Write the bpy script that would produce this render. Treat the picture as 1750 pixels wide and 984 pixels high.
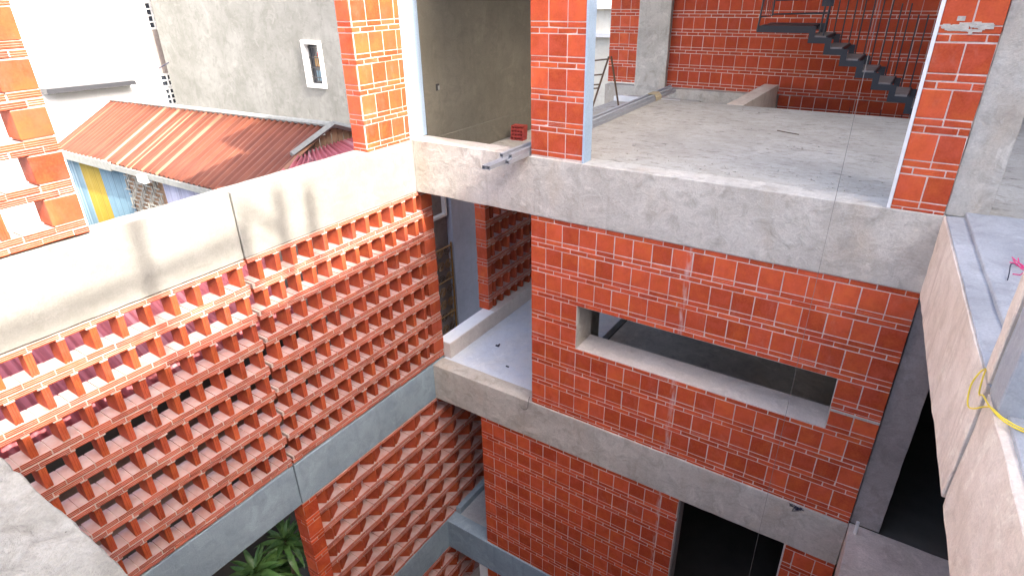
import bpy, bmesh, math, random
from mathutils import Vector, Matrix, noise
random.seed(7)
R = math.radians
for o in list(bpy.data.objects): bpy.data.objects.remove(o)
S = bpy.context.scene
COL = S.collection

# ------------------------------------------------------------------ camera
def cam_axes(a, b, c):
    f = Vector((math.sin(a)*math.cos(b), math.cos(a)*math.cos(b), math.sin(b)))
    r = Vector((math.cos(a), -math.sin(a), 0)); u = r.cross(f)
    return math.cos(c)*r+math.sin(c)*u, -math.sin(c)*r+math.cos(c)*u, f
cd = bpy.data.cameras.new('camera'); cam = bpy.data.objects.new('camera', cd); COL.objects.link(cam)
r_, u_, f_ = cam_axes(-0.5957, -0.4606, -0.0210)
M = Matrix((r_, u_, -f_)).transposed().to_4x4(); M.translation = (5.1449, -5.5058, 1.6353)
cam.matrix_world = M
cd.sensor_width = 36; cd.lens = 1033.594/1750*36; cd.clip_start = 0.05; cd.clip_end = 500
S.camera = cam
# ------------------------------------------------------------------ sky, sun, exposure
SUN = Vector((1.0, -0.18, 0.87)).normalized()
W = bpy.data.worlds.new('World'); S.world = W; W.use_nodes = True
wn = W.node_tree.nodes; wl = W.node_tree.links
sky = wn.new('ShaderNodeTexSky'); sky.sky_type = 'NISHITA'; sky.sun_disc = False
sky.sun_elevation = math.asin(SUN.z); sky.sun_rotation = math.atan2(SUN.x, SUN.y)
sky.air_density = 0.65; sky.dust_density = 5.0; sky.ozone_density = 1.0
bg = wn['Background']; bg.inputs['Strength'].default_value = 0.15
wl.new(sky.outputs[0], bg.inputs[0])
sd = bpy.data.lights.new('sun', 'SUN'); sd.energy = 2.0; sd.angle = R(0.55); sd.color = (1.0, 0.94, 0.84)
so = bpy.data.objects.new('sun', sd); COL.objects.link(so)
so.rotation_euler = SUN.to_track_quat('Z', 'Y').to_euler(); so.location = (20, -2, 20)
S.view_settings.view_transform = 'Standard'; S.view_settings.look = 'None'
S.view_settings.exposure = 2.85; S.view_settings.gamma = 1.0
S.render.engine = 'CYCLES'
try:
    S.cycles.max_bounces = 8; S.cycles.diffuse_bounces = 5; S.cycles.use_denoising = True
except Exception: pass

# ------------------------------------------------------------------ material helpers
class NT:
    def __init__(s, name):
        s.m = bpy.data.materials.new(name); s.m.use_nodes = True
        s.t = s.m.node_tree; s.n = s.t.nodes; s.l = s.t.links
        s.b = s.n['Principled BSDF']; s._pos = None
    def node(s, typ, **kw):
        n = s.n.new(typ)
        for k, v in kw.items():
            if isinstance(k, str) and hasattr(n, k): setattr(n, k, v)
        return n
    def pos(s):
        if s._pos is None: s._pos = s.n.new('ShaderNodeNewGeometry')
        return s._pos.outputs['Position']
    def normal(s):
        s.pos(); return s._pos.outputs['Normal']
    def obj(s):
        return s.n.new('ShaderNodeTexCoord').outputs['Object']
    def map(s, vec, scale=(1,1,1), loc=(0,0,0), rot=(0,0,0)):
        n = s.n.new('ShaderNodeMapping'); n.inputs['Scale'].default_value = scale
        n.inputs['Location'].default_value = loc; n.inputs['Rotation'].default_value = rot
        s.l.new(vec, n.inputs[0]); return n.outputs[0]
    def noise(s, vec, scale, detail=4, rough=0.55, dist=0.0):
        n = s.n.new('ShaderNodeTexNoise'); n.inputs['Scale'].default_value = scale
        n.inputs['Detail'].default_value = detail; n.inputs['Roughness'].default_value = rough
        n.inputs['Distortion'].default_value = dist
        s.l.new(vec, n.inputs['Vector']); return n.outputs[0]
    def ramp(s, fac, p0, p1, v0=0.0, v1=1.0):
        n = s.n.new('ShaderNodeMapRange'); n.clamp = True
        for i, v in enumerate((p0, p1, v0, v1)): n.inputs[i+1].default_value = v
        s.l.new(fac, n.inputs[0]); return n.outputs[0]
    def mix(s, fac, a, b, typ='MIX'):
        n = s.n.new('ShaderNodeMixRGB'); n.blend_type = typ
        for i, v in enumerate((fac, a, b)):
            if hasattr(v, 'is_output'): s.l.new(v, n.inputs[i])
            elif i == 0: n.inputs[0].default_value = v
            else: n.inputs[i].default_value = (*v, 1)
        return n.outputs[0]
    def math(s, op, a, b=0.0):
        n = s.n.new('ShaderNodeMath'); n.operation = op
        for i, v in enumerate((a, b)):
            if hasattr(v, 'is_output'): s.l.new(v, n.inputs[i])
            else: n.inputs[i].default_value = v
        return n.outputs[0]
    def sep(s, v):
        n = s.n.new('ShaderNodeSeparateXYZ'); s.l.new(v, n.inputs[0]); return n.outputs
    def bump(s, h, strength=0.3, dist=0.01):
        n = s.n.new('ShaderNodeBump'); n.inputs['Strength'].default_value = strength
        n.inputs['Distance'].default_value = dist; s.l.new(h, n.inputs['Height'])
        s.l.new(n.outputs[0], s.b.inputs['Normal'])
    def out(s, col, rough=0.7, spec=0.3, metal=0.0):
        if hasattr(col, 'is_output'): s.l.new(col, s.b.inputs['Base Color'])
        else: s.b.inputs['Base Color'].default_value = (*col, 1)
        if hasattr(rough, 'is_output'): s.l.new(rough, s.b.inputs['Roughness'])
        else: s.b.inputs['Roughness'].default_value = rough
        s.b.inputs['Specular IOR Level'].default_value = spec
        s.b.inputs['Metallic'].default_value = metal
        return s.m

def terracotta(name, c1, c2, dust_sky=0.0, smear=0.35, streak=False):
    t = NT(name); p = t.pos()
    oi = t.n.new('ShaderNodeObjectInfo').outputs['Random']
    c = t.mix(oi, c1, c2)
    blot = t.noise(p, 7.0, 5, 0.6)
    hue = t.noise(t.map(p, (1, 1, 1), (4, 8, 3)), 5.0, 4, 0.6)
    c = t.mix(t.ramp(hue, 0.48, 0.68, 0, 0.40), c, (c2[0]*1.05, c2[1]*1.45, c2[2]*0.85))
    c = t.mix(t.ramp(hue, 0.50, 0.30, 0, 0.45), c, (c2[0], c2[1]*1.15, c2[2]*1.9))
    c = t.mix(t.ramp(blot, 0.45, 0.75, 0, 0.45), c, tuple(x*0.72 for x in c1))
    fine = t.noise(p, 60, 3)
    c = t.mix(t.ramp(fine, 0.35, 0.7, 0, 0.25), c, (c2[0]*1.15, c2[1]*1.3, c2[2]*1.3))
    # whitish lime bloom in smeared patches
    sm = t.noise(t.map(p, (5, 5, 2.2)), 1.0, 6, 0.65, 0.6)
    sm2 = t.noise(t.map(p, (38, 38, 16)), 1.0, 3, 0.6)
    sfac = t.math('MULTIPLY', t.ramp(sm, 0.56, 0.80, 0, smear), t.ramp(sm2, 0.3, 0.65))
    c = t.mix(sfac, c, (0.62, 0.42, 0.36))
    if streak:      # cement slurry that ran down the wall below a tie hole
        xyz = t.sep(p)
        wob = t.noise(t.map(p, (0, 0, 3.0)), 1.0, 3)
        dx = t.math('ABSOLUTE', t.math('ADD', t.math('SUBTRACT', xyz[0], 3.53), t.math('MULTIPLY', t.math('SUBTRACT', wob, 0.5), 0.08)))
        band = t.ramp(dx, 0.006, 0.036, 0.55, 0)
        band = t.math('MULTIPLY', band, t.ramp(t.noise(t.map(p, (30, 1, 7)), 1.0, 4), 0.40, 0.62))
        c = t.mix(band, c, (0.62, 0.52, 0.48))
    if dust_sky:        # dusty upward faces; paler still, with sky light put into the colour
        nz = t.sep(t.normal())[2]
        d = t.math('MULTIPLY', t.ramp(nz, 0.55, 0.9), t.ramp(t.noise(p, 9, 4), 0.25, 0.7, dust_sky*0.55, dust_sky))
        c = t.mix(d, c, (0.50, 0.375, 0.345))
    t.bump(t.math('ADD', t.noise(p, 120, 3), t.math('MULTIPLY', t.noise(p, 14, 3), 1.5)), 0.25, 0.004)
    return t.out(c, t.ramp(blot, 0.3, 0.7, 0.58, 0.78), 0.18)

def concrete(name, c1, c2, stain=(0.18, 0.17, 0.155), amt=0.6, bump=0.35, scale=1.0, rough=0.85, streak=0.3, warm=None, pit=0.5, marks=False):
    t = NT(name); p = t.pos()
    a = t.noise(p, 1.6*scale, 6, 0.62, 0.4); b = t.noise(p, 6.5*scale, 6, 0.65, 0.8); f = t.noise(p, 70, 4, 0.7)
    c = t.mix(t.ramp(a, 0.36, 0.64), c1, c2)
    if warm: c = t.mix(t.ramp(t.noise(t.map(p, (2.2, 2.2, 1.1), (3, 1, 7)), 1.0, 4), 0.52, 0.72, 0, 0.7), c, warm)
    c = t.mix(t.ramp(b, 0.50, 0.74, 0, amt), c, stain)
    st = t.noise(t.map(p, (9*scale, 9*scale, 0.7)), 1.0, 4, 0.6)
    c = t.mix(t.ramp(st, 0.55, 0.75, 0, streak), c, stain)
    blot = t.noise(t.map(p, (1, 1, 1), (11, 4, 2)), 2.6*scale, 5, 0.7, 1.2)
    c = t.mix(t.ramp(blot, 0.58, 0.66, 0, amt*0.55), c, tuple(min(1, x*1.35) for x in c2))
    pa = t.noise(t.map(p, (1.0, 1.0, 1.8), (2, 9, 5)), 3.4*scale, 7, 0.72, 0.9)
    c = t.mix(t.ramp(pa, 0.56, 0.60, 0, amt*0.5), c, tuple(x*0.78 for x in c1))
    c = t.mix(t.ramp(pa, 0.41, 0.37, 0, amt*0.45), c, tuple(min(.9, x*1.22) for x in c2))
    c = t.mix(t.ramp(f, 0.35, 0.65, 0, 0.32), c, tuple(x*0.6 for x in c1))
    if marks:
        mk = t.noise(t.map(p, (2.2, 13, 1), (1, 3, 0), (0, 0, 0.12)), 1.6, 4, 0.75, 1.5)
        c = t.mix(t.math('MULTIPLY', t.ramp(mk, 0.56, 0.62), t.ramp(b, 0.40, 0.58, 0.15, 0.85)), c, tuple(x*0.5 for x in stain))
    v = t.n.new('ShaderNodeTexVoronoi'); v.inputs['Scale'].default_value = 26; t.l.new(p, v.inputs['Vector'])
    pits = t.math('MULTIPLY', t.ramp(v.outputs[0], 0.02, 0.10, 1, 0), t.ramp(b, 0.45, 0.6))
    c = t.mix(t.math('MULTIPLY', pits, pit), c, tuple(x*0.45 for x in stain))
    h = t.math('ADD', t.math('MULTIPLY', b, 2.0), t.math('ADD', t.math('MULTIPLY', f, 0.5), t.math('MULTIPLY', pits, -0.6)))
    t.bump(h, bump, 0.012)
    return t.out(c, rough, 0.25)

def plain(name, c, rough=0.6, spec=0.3, metal=0.0, var=0.25, scale=12):
    t = NT(name); p = t.pos(); n = t.noise(p, scale, 5, 0.6)
    col = t.mix(t.ramp(n, 0.35, 0.7, 0, var), c, tuple(x*0.55 for x in c))
    t.bump(t.noise(p, 60, 3), 0.12, 0.004)
    return t.out(col, rough, spec, metal)

MT = {}
MT['tile'] = terracotta('terracotta_wall', (0.32, 0.041, 0.014), (0.61, 0.104, 0.039), smear=0.26, streak=True)
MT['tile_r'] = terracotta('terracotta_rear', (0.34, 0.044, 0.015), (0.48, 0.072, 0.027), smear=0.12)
MT['tile_s'] = terracotta('terracotta_screen', (0.24, 0.036, 0.014), (0.46, 0.088, 0.036), dust_sky=0.9, smear=0.15)
MT['mortar'] = concrete('lime_mortar', (0.60, 0.47, 0.41), (0.74, 0.61, 0.54), (0.36, 0.25, 0.20), 0.45, 0.3)
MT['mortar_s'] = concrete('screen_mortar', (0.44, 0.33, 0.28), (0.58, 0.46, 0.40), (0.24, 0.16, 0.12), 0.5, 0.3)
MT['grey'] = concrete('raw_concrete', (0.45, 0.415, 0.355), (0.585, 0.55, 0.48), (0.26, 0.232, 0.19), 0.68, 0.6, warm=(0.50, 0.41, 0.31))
MT['pale'] = concrete('pale_concrete', (0.58, 0.52, 0.47), (0.70, 0.63, 0.57), (0.40, 0.35, 0.30), 0.45, 0.35)
MT['brownslab'] = concrete('trodden_concrete', (0.56, 0.475, 0.40), (0.70, 0.61, 0.53), (0.38, 0.31, 0.25), 0.7, 0.6)
MT['sill'] = concrete('sill_screed', (0.58, 0.50, 0.43), (0.70, 0.61, 0.53), (0.42, 0.35, 0.29), 0.5, 0.5)
MT['chrome'] = plain('bright_pipe', (0.72, 0.71, 0.68), 0.35, 0.5, 0.2, 0.2)
MT['parapet'] = concrete('lime_washed_concrete', (0.24, 0.23, 0.205), (0.29, 0.28, 0.255), (0.18, 0.17, 0.145), 0.4, 0.3, streak=0.15)
MT['wetfloor'] = concrete('loggia_screed', (0.60, 0.66, 0.74), (0.72, 0.73, 0.72), (0.46, 0.49, 0.53), 0.5, 0.25, rough=0.45)
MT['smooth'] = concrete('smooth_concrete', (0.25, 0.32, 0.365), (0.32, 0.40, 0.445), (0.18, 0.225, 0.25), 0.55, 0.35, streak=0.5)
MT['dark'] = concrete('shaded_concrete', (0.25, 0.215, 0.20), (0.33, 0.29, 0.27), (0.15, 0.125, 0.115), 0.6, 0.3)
MT['form'] = concrete('board_formed_concrete', (0.70, 0.58, 0.46), (0.82, 0.71, 0.59), (0.50, 0.385, 0.28), 0.6, 0.6, streak=0.85, pit=0.3)
MT['ledge'] = concrete('screeded_ledge', (0.35, 0.355, 0.36), (0.47, 0.475, 0.48), (0.24, 0.235, 0.235), 0.55, 0.45)
MT['floor'] = concrete('floor_screed', (0.39, 0.36, 0.305), (0.48, 0.45, 0.39), (0.25, 0.22, 0.18), 0.5, 0.25, streak=0.0, marks=True)
MT['rubble'] = concrete('rough_screed', (0.23, 0.215, 0.175), (0.35, 0.33, 0.28), (0.14, 0.125, 0.10), 0.75, 1.0)
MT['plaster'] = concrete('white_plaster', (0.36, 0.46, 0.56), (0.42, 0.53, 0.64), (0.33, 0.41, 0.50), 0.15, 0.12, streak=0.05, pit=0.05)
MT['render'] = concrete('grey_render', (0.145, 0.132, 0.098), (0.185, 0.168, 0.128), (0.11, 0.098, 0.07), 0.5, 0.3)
MT['bluewall'] = concrete('blue_grey_wall', (0.42, 0.45, 0.53), (0.50, 0.53, 0.61), (0.30, 0.32, 0.36), 0.35, 0.2)
MT['house_grey'] = concrete('neighbour_render', (0.165, 0.165, 0.15), (0.23, 0.23, 0.215), (0.115, 0.115, 0.10), 0.6, 0.25, scale=0.6, streak=0.4)
MT['house_white'] = concrete('neighbour_limewash', (0.80, 0.80, 0.79), (0.84, 0.84, 0.83), (0.60, 0.57, 0.52), 0.15, 0.2, scale=0.5, streak=0.15)
MT['cream'] = concrete('cream_wall', (0.72, 0.68, 0.56), (0.80, 0.77, 0.66), (0.55, 0.48, 0.36), 0.4, 0.2)
MT['steel_d'] = plain('dark_steel', (0.035, 0.036, 0.042), 0.5, 0.4, 0.0)
MT['steel'] = plain('galvanised_steel', (0.38, 0.395, 0.42), 0.42, 0.45, 0.3, 0.35)
MT['steel_in'] = plain('tube_inside', (0.03, 0.03, 0.03), 0.7)
MT['rod'] = plain('primed_rod', (0.10, 0.022, 0.020), 0.6)
MT['rusty'] = plain('rusty_iron', (0.14, 0.09, 0.055), 0.75, 0.3, 0.0, 0.6, 30)
MT['gold'] = plain('brass_paint', (0.34, 0.19, 0.06), 0.5, 0.4, 0.0, 0.5, 20)
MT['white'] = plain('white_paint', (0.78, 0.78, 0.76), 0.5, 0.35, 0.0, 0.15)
MT['trim'] = plain('weathered_trim', (0.27, 0.275, 0.25), 0.7, 0.2, 0.0, 0.5)
MT['wood'] = plain('old_boards', (0.30, 0.19, 0.12), 0.8, 0.2, 0.0, 0.6, 9)
MT['glass'] = plain('dark_glass', (0.03, 0.035, 0.045), 0.12, 0.6, 0.0, 0.2)
MT['yellow'] = plain('yellow_cable', (0.78, 0.58, 0.04), 0.4, 0.4, 0.0, 0.1)
MT['pink'] = plain('pink_thread', (0.70, 0.06, 0.20), 0.7)
MT['black'] = plain('black_wire', (0.03, 0.03, 0.05), 0.5)
MT['cord'] = plain('plumb_cord', (0.20, 0.19, 0.18), 0.7)
MT['rope'] = plain('hemp_rope', (0.42, 0.35, 0.22), 0.9, 0.1)
MT['soil_shade'] = plain('alley_soil_and_shade', (0.10, 0.09, 0.075), 0.95, 0.1, 0.0, 0.5, 3)  # earth colour, also the shade painted into deep rooms and alley walls
MT['redbrick'] = terracotta('hollow_brick_clay', (0.38, 0.055, 0.045), (0.44, 0.07, 0.055), smear=0.1)

def sheet_mat(name, base, pale, deep, amt=0.5, rough=0.6):
    t = NT(name); o = t.n.new('ShaderNodeTexCoord').outputs['UV']
    bl = t.noise(o, 1.3, 5, 0.6)
    c = t.mix(t.ramp(bl, 0.3, 0.7), base, deep)
    xyz = t.sep(o)
    wn_ = t.n.new('ShaderNodeTexWhiteNoise'); wn_.noise_dimensions = '1D'
    t.l.new(t.math('FLOOR', t.math('MULTIPLY', xyz[0], 22.0)), wn_.inputs['W'])
    along = t.noise(t.map(o, (1.0, 0.6, 0.6), (1, 7, 2)), 1.0, 3, 0.6)
    c = t.mix(t.math('MULTIPLY', t.ramp(wn_.outputs[0], 0.78, 0.92, 0, amt), t.ramp(along, 0.30, 0.45, 0.35, 1.0)), c, pale)
    c = t.mix(t.ramp(wn_.outputs[0], 0.30, 0.05, 0, 0.5), c, tuple(x*0.6 for x in deep))
    t.bump(t.noise(o, 40, 3), 0.1, 0.004)
    return t.out(c, rough, 0.3)
MT['rust'] = sheet_mat('rusted_sheet', (0.17, 0.050, 0.026), (0.42, 0.25, 0.15), (0.12, 0.036, 0.020), 0.7)
MT['redsheet'] = sheet_mat('faded_red_sheet', (0.46, 0.13, 0.14), (0.62, 0.36, 0.36), (0.36, 0.09, 0.10), 0.5)
MT['bluesheet'] = sheet_mat('blue_sheet', (0.125, 0.21, 0.26), (0.34, 0.41, 0.44), (0.10, 0.17, 0.21), 0.35)
MT['yellowsheet'] = sheet_mat('yellow_sheet', (0.30, 0.215, 0.02), (0.40, 0.32, 0.10), (0.24, 0.17, 0.015), 0.3)
MT['greysheet'] = sheet_mat('lilac_grey_sheet', (0.44, 0.44, 0.52), (0.62, 0.62, 0.66), (0.36, 0.36, 0.44), 0.4)

# ------------------------------------------------------------------ object helpers
def wloc(o):
    v = Vector((0, 0, 0))
    while o is not None: v = v+o.location; o = o.parent
    return v
def link(name, me, mat=None, parent=None, loc=None, rot=None):
    o = bpy.data.objects.new(name, me); COL.objects.link(o)
    if mat and me and not me.materials: me.materials.append(mat)
    if parent is not None:
        o.parent = parent
        if loc is not None: o.location = Vector(loc)-wloc(parent)
    elif loc is not None: o.location = loc
    if rot is not None: o.rotation_euler = rot
    return o
def tag(o, label, cat, group=None, kind=None):
    o['label'] = label; o['category'] = cat
    if group: o['group'] = group
    if not kind and not any(q in o.name for q in ('floor', 'slab', 'room', 'ledge')): kind = 'thing'
    if kind: o['kind'] = kind
    return o
def root(name, label, cat, loc, group=None):
    o = bpy.data.objects.new(name, None); COL.objects.link(o); o.location = loc; o.empty_display_size = 0.1
    return tag(o, label, cat, group)

class MB:
    """collects boxes, tubes and polygons in world space; build() makes ONE mesh"""
    def __init__(s): s.v = []; s.f = []
    def box(s, a, b, rz=0, c=None):
        x0, y0, z0 = a; x1, y1, z1 = b; n = len(s.v)
        P = [(x0,y0,z0),(x1,y0,z0),(x1,y1,z0),(x0,y1,z0),(x0,y0,z1),(x1,y0,z1),(x1,y1,z1),(x0,y1,z1)]
        if rz:
            cx, cy = c if c else ((x0+x1)/2, (y0+y1)/2); k, q = math.cos(rz), math.sin(rz)
            P = [(cx+(x-cx)*k-(y-cy)*q, cy+(x-cx)*q+(y-cy)*k, z) for x, y, z in P]
        s.v += P
        s.f += [tuple(n+i for i in t) for t in ((0,3,2,1),(4,5,6,7),(0,1,5,4),(1,2,6,5),(2,3,7,6),(3,0,4,7))]
        return s
    def prism(s, poly, axis, a, b):
        """poly: 2D points (ccw in the remaining axes order), extruded along axis from a to b"""
        n = len(s.v); k = len(poly)
        def put(p, t):
            return (t, p[0], p[1]) if axis == 0 else ((p[0], t, p[1]) if axis == 1 else (p[0], p[1], t))
        s.v += [put(p, a) for p in poly]+[put(p, b) for p in poly]
        s.f += [tuple(n+i for i in range(k))[::-1], tuple(n+k+i for i in range(k))]
        s.f += [(n+i, n+(i+1) % k, n+k+(i+1) % k, n+k+i) for i in range(k)]
        return s
    def tube(s, pts, r, seg=8, close=False):
        pts = [Vector(p) for p in pts]; n0 = len(s.v); N = len(pts)
        for i, p in enumerate(pts):
            d = (pts[min(i+1, N-1)]-pts[max(i-1, 0)]).normalized()
            ref = Vector((0, 0, 1)) if abs(d.z) < 0.9 else Vector((1, 0, 0))
            a = d.cross(ref).normalized(); b = d.cross(a).normalized()
            rr = r[i] if isinstance(r, (list, tuple)) else r
            for k in range(seg):
                t = 2*math.pi*k/seg; q = p+a*math.cos(t)*rr+b*math.sin(t)*rr; s.v.append(tuple(q))
        for i in range(N-1):
            for k in range(seg):
                a0 = n0+i*seg+k; a1 = n0+i*seg+(k+1) % seg; s.f.append((a0, a1, a1+seg, a0+seg))
        s.f.append(tuple(n0+k for k in range(seg))[::-1]); s.f.append(tuple(n0+(N-1)*seg+k for k in range(seg)))
        return s
    def build(s, name, mat, parent=None, loc=None, smooth=False, bevel=0.0):
        L = Vector(loc) if loc is not None else (wloc(parent) if parent else Vector((0, 0, 0)))
        me = bpy.data.meshes.new(name); me.from_pydata([tuple(Vector(p)-L) for p in s.v], [], s.f); me.update()
        bm = bmesh.new(); bm.from_mesh(me); bmesh.ops.recalc_face_normals(bm, faces=bm.faces)
        if bevel: bmesh.ops.bevel(bm, geom=list(bm.edges), offset=bevel, segments=1, affect='EDGES')
        bm.to_mesh(me); bm.free()
        if smooth:
            for p in me.polygons: p.use_smooth = True
        return link(name, me, mat, parent, L)

def rough_mesh(name, boxes, L, res=0.18, amp=0.004, freq=3.0, top=0.0):
    """subdivided boxes with slightly uneven faces and worn edges"""
    bm = bmesh.new()
    for a, b in boxes:
        g = bmesh.ops.create_cube(bm, size=1.0)['verts']
        for v in g:
            v.co = Vector([(a[i]+b[i])/2+v.co[i]*(b[i]-a[i]) for i in range(3)])
    for ax in range(3):
        lo = min(a[ax] for a, b in boxes); hi = max(b[ax] for a, b in boxes)
        n = int((hi-lo)/res)
        for i in range(1, n+1):
            pl = [0, 0, 0]; pl[ax] = lo+(hi-lo)*i/(n+1); no = [0, 0, 0]; no[ax] = 1
            bmesh.ops.bisect_plane(bm, geom=bm.verts[:]+bm.edges[:]+bm.faces[:], plane_co=pl, plane_no=no)
    sharp = [e for e in bm.edges if len(e.link_faces) == 2 and e.calc_face_angle() > 1.0]
    bmesh.ops.bevel(bm, geom=sharp, offset=0.006, segments=1, affect='EDGES')
    bm.normal_update()
    for v in bm.verts:
        q = v.co*freq
        d = noise.noise(q)*amp+noise.noise(q*4.1)*amp*0.5
        e = noise.noise(q*7.0+Vector((9, 2, 5)))
        v.co += v.normal*d
        if max(abs(c) for c in v.normal) < 0.96: v.co -= v.normal*max(0.0, e+0.15)*amp*1.6
        if len(v.link_faces) and v.normal.z > 0.3: v.co.z += (noise.noise(v.co*9)+0.5*noise.noise(v.co*23))*top
    for v in bm.verts: v.co -= Vector(L)
    me = bpy.data.meshes.new(name); bm.to_mesh(me); bm.free()
    return me
def cthing(name, label, cat, boxes, mat, amp=0.004, res=0.11, top=0.0, group=None, kind=None, parent=None):
    if not isinstance(boxes, list): boxes = [boxes]
    a = [min(b[0][i] for b in boxes) for i in range(3)]; b = [max(q[1][i] for q in boxes) for i in range(3)]
    L = Vector(((a[0]+b[0])/2, (a[1]+b[1])/2, a[2]))
    o = link(name, rough_mesh(name, boxes, L, res, amp, top=top), mat, parent, L)
    if parent is None: tag(o, label, cat, group, kind)
    return o

# ------------------------------------------------------------------ clay tiles
SQ, TH, J, PIT = 0.198, 0.0445, 0.0095, 0.21
PER = SQ+2*TH+3*J
_mc = {}
def cbox_mesh(dx, dy, dz, ch, mat, key):
    k = (key, round(dx, 3), round(dy, 3), round(dz, 3), random.randrange(5))
    if k in _mc: return _mc[k]
    bm = bmesh.new(); bmesh.ops.create_cube(bm, size=1.0)
    for v in bm.verts: v.co = Vector((v.co.x*dx, v.co.y*dy, v.co.z*dz))
    bmesh.ops.bevel(bm, geom=bm.edges[:], offset=ch, segments=1, affect='EDGES')
    st_ = random.getstate(); random.seed(hash((round(dx, 3), round(dz, 3), k[-1])) & 0xffff)
    for v in bm.verts: v.co += Vector([random.uniform(-0.0012, 0.0012) for _ in range(3)])
    if k[-1] >= 3:      # a chipped corner on the face
        sx, sz = random.choice((-1, 1)), random.choice((-1, 1)); c_ = random.uniform(0.003, 0.007)
        for v in bm.verts:
            if v.co.x*sx > dx/2-0.006 and v.co.z*sz > dz/2-0.006 and v.co.y < 0: v.co += Vector((-sx*c_*random.random(), c_*0.5*random.random(), -sz*c_*min(1, dz/0.1)*random.random()))
    random.setstate(st_)
    me = bpy.data.meshes.new(key); bm.to_mesh(me); bm.free(); me.materials.append(mat); _mc[k] = me
    return me
def rib_mesh(L, D, T, mat, key, upright=False):
    """tile seen on its edge: two grooves run along the front and the back edge"""
    k = (key, 'rib', round(L, 3), round(D, 3), round(T, 3), upright)
    if k in _mc: return _mc[k]
    g = 0.0035; h = T/2; e = 0.002
    fr = [(-D/2, h-e), (-D/2, h*0.45), (-D/2+g, h*0.32), (-D/2, h*0.19), (-D/2, -h*0.19), (-D/2+g, -h*0.32), (-D/2, -h*0.45), (-D/2, -h+e)]
    pr = [(-D/2+e, h)]+fr+[(-D/2+e, -h), (D/2, -h), (D/2, h)]
    v = []; n = len(pr)
    for x in (-L/2, L/2):
        for y, z in pr: v.append((z, y, x) if upright else (x, y, z))
    f = [tuple(range(n)), tuple(range(2*n-1, n-1, -1))]+[(i, n+i, n+(i+1) % n, (i+1) % n) for i in range(n)]
    me = bpy.data.meshes.new(key); me.from_pydata(v, [], f); me.update()
    bm = bmesh.new(); bm.from_mesh(me); bmesh.ops.recalc_face_normals(bm, faces=bm.faces); bm.to_mesh(me); bm.free()
    me.materials.append(mat); _mc[k] = me
    return me

def put(rt, name, me, o, rz, u, n, z, jit=0.0012, extra=0.0):
    """u along the wall, n inward from its face, z up; o is the wall's origin, rz its turn"""
    k, q = math.cos(rz), math.sin(rz); g = random.gauss
    n += max(-1.6*jit, min(1.6*jit, g(0, jit))); u += g(0, jit*0.7)
    x = o[0]+u*k-n*q; y = o[1]+u*q+n*k
    return link(name, me, None, rt, (x, y, z+g(0, jit*0.6)), (g(0, 0.004), g(0, 0.004), rz+extra+g(0, 0.005)))

def spans(u0, u1, uref, pitch):
    k = math.floor((u0-uref)/pitch); out = []
    while uref+k*pitch < u1:
        a = max(u0, uref+k*pitch+J/2); b = min(u1, uref+(k+1)*pitch-J/2)
        if b-a > 0.022: out.append((a, b))
        k += 1
    return out
def courses(z0, z1, zref):
    """(kind, zlo, zhi) for each course between z0 and z1; zref is the top of a square course"""
    r = math.ceil((zref-z1)/PER)-2; out = []
    while True:
        t = zref-r*PER
        if t < z0: break
        for kind, hi, h in (('sq', t, SQ), ('t1', t-SQ-J, TH), ('t2', t-SQ-2*J-TH, TH)):
            lo = hi-h; a, b = max(lo, z0), min(hi, z1)
            if b-a > 0.016: out.append((kind, a, b))
        r += 1
    return out
def rects(u0, u1, z0, z1, openings):
    us = sorted({u0, u1, *[x for o in openings for x in o[:2] if u0 < x < u1]}); zs = sorted({z0, z1, *[x for o in openings for x in o[2:] if z0 < x < z1]})
    out = []
    for a, b in zip(us, us[1:]):
        for c, d in zip(zs, zs[1:]):
            m, w = (a+b)/2, (c+d)/2
            if not any(o[0] < m < o[1] and o[2] < w < o[3] for o in openings): out.append((a, b, c, d))
    return out
def mortar_box(mb, o, rz, u0, u1, n0, n1, z0, z1):
    k, q = math.cos(rz), math.sin(rz); i = len(mb.v)
    for z in (z0, z1):
        for u, n in ((u0, n0), (u1, n0), (u1, n1), (u0, n1)): mb.v.append((o[0]+u*k-n*q, o[1]+u*q+n*k, z))
    mb.f += [tuple(i+j for j in t) for t in ((0,3,2,1),(4,5,6,7),(0,1,5,4),(1,2,6,5),(2,3,7,6),(3,0,4,7))]

def face(rt, mb, o, rz, u0, u1, z0, z1, zref, uref, depth=0.2, openings=(), mat='tile', rib=0.22, core=True, pitch=PIT):
    """one tiled face: square tiles with two thin courses between"""
    D = 0.05
    for kind, a, b in courses(z0, z1, zref):
        for s, e in spans(u0, u1, uref+(pitch/2 if kind == 't2' else 0), pitch):
            segs = [(s, e)]
            for (ua, ub, za, zb) in openings:
                if za < (a+b)/2 < zb:
                    ns = []
                    for p, q in segs:
                        if p < ua-0.0: ns.append((p, min(q, ua)))
                        if q > ub: ns.append((max(p, ub), q))
                    segs = [(p, q) for p, q in ns if q-p > 0.022]
            for p, q in segs:
                L, H = round(q-p, 2), b-a
                L = round(q-p, 3)
                if kind == 'sq': put(rt, 'square_tile', cbox_mesh(L, D, H, 0.003, MT[mat], mat), o, rz, (p+q)/2, D/2, (a+b)/2)
                elif random.random() < rib and H > 0.04: put(rt, 'thin_brick', rib_mesh(L, D, H, MT[mat], mat), o, rz, (p+q)/2, D/2, (a+b)/2)
                else: put(rt, 'thin_brick', cbox_mesh(L, D, H, 0.003, MT[mat], mat), o, rz, (p+q)/2, D/2, (a+b)/2)
    if core:
        for a, b, c, d in rects(u0, u1, z0, z1, openings): mortar_box(mb, o, rz, a, b, 0.0045, depth, c, d)

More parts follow.
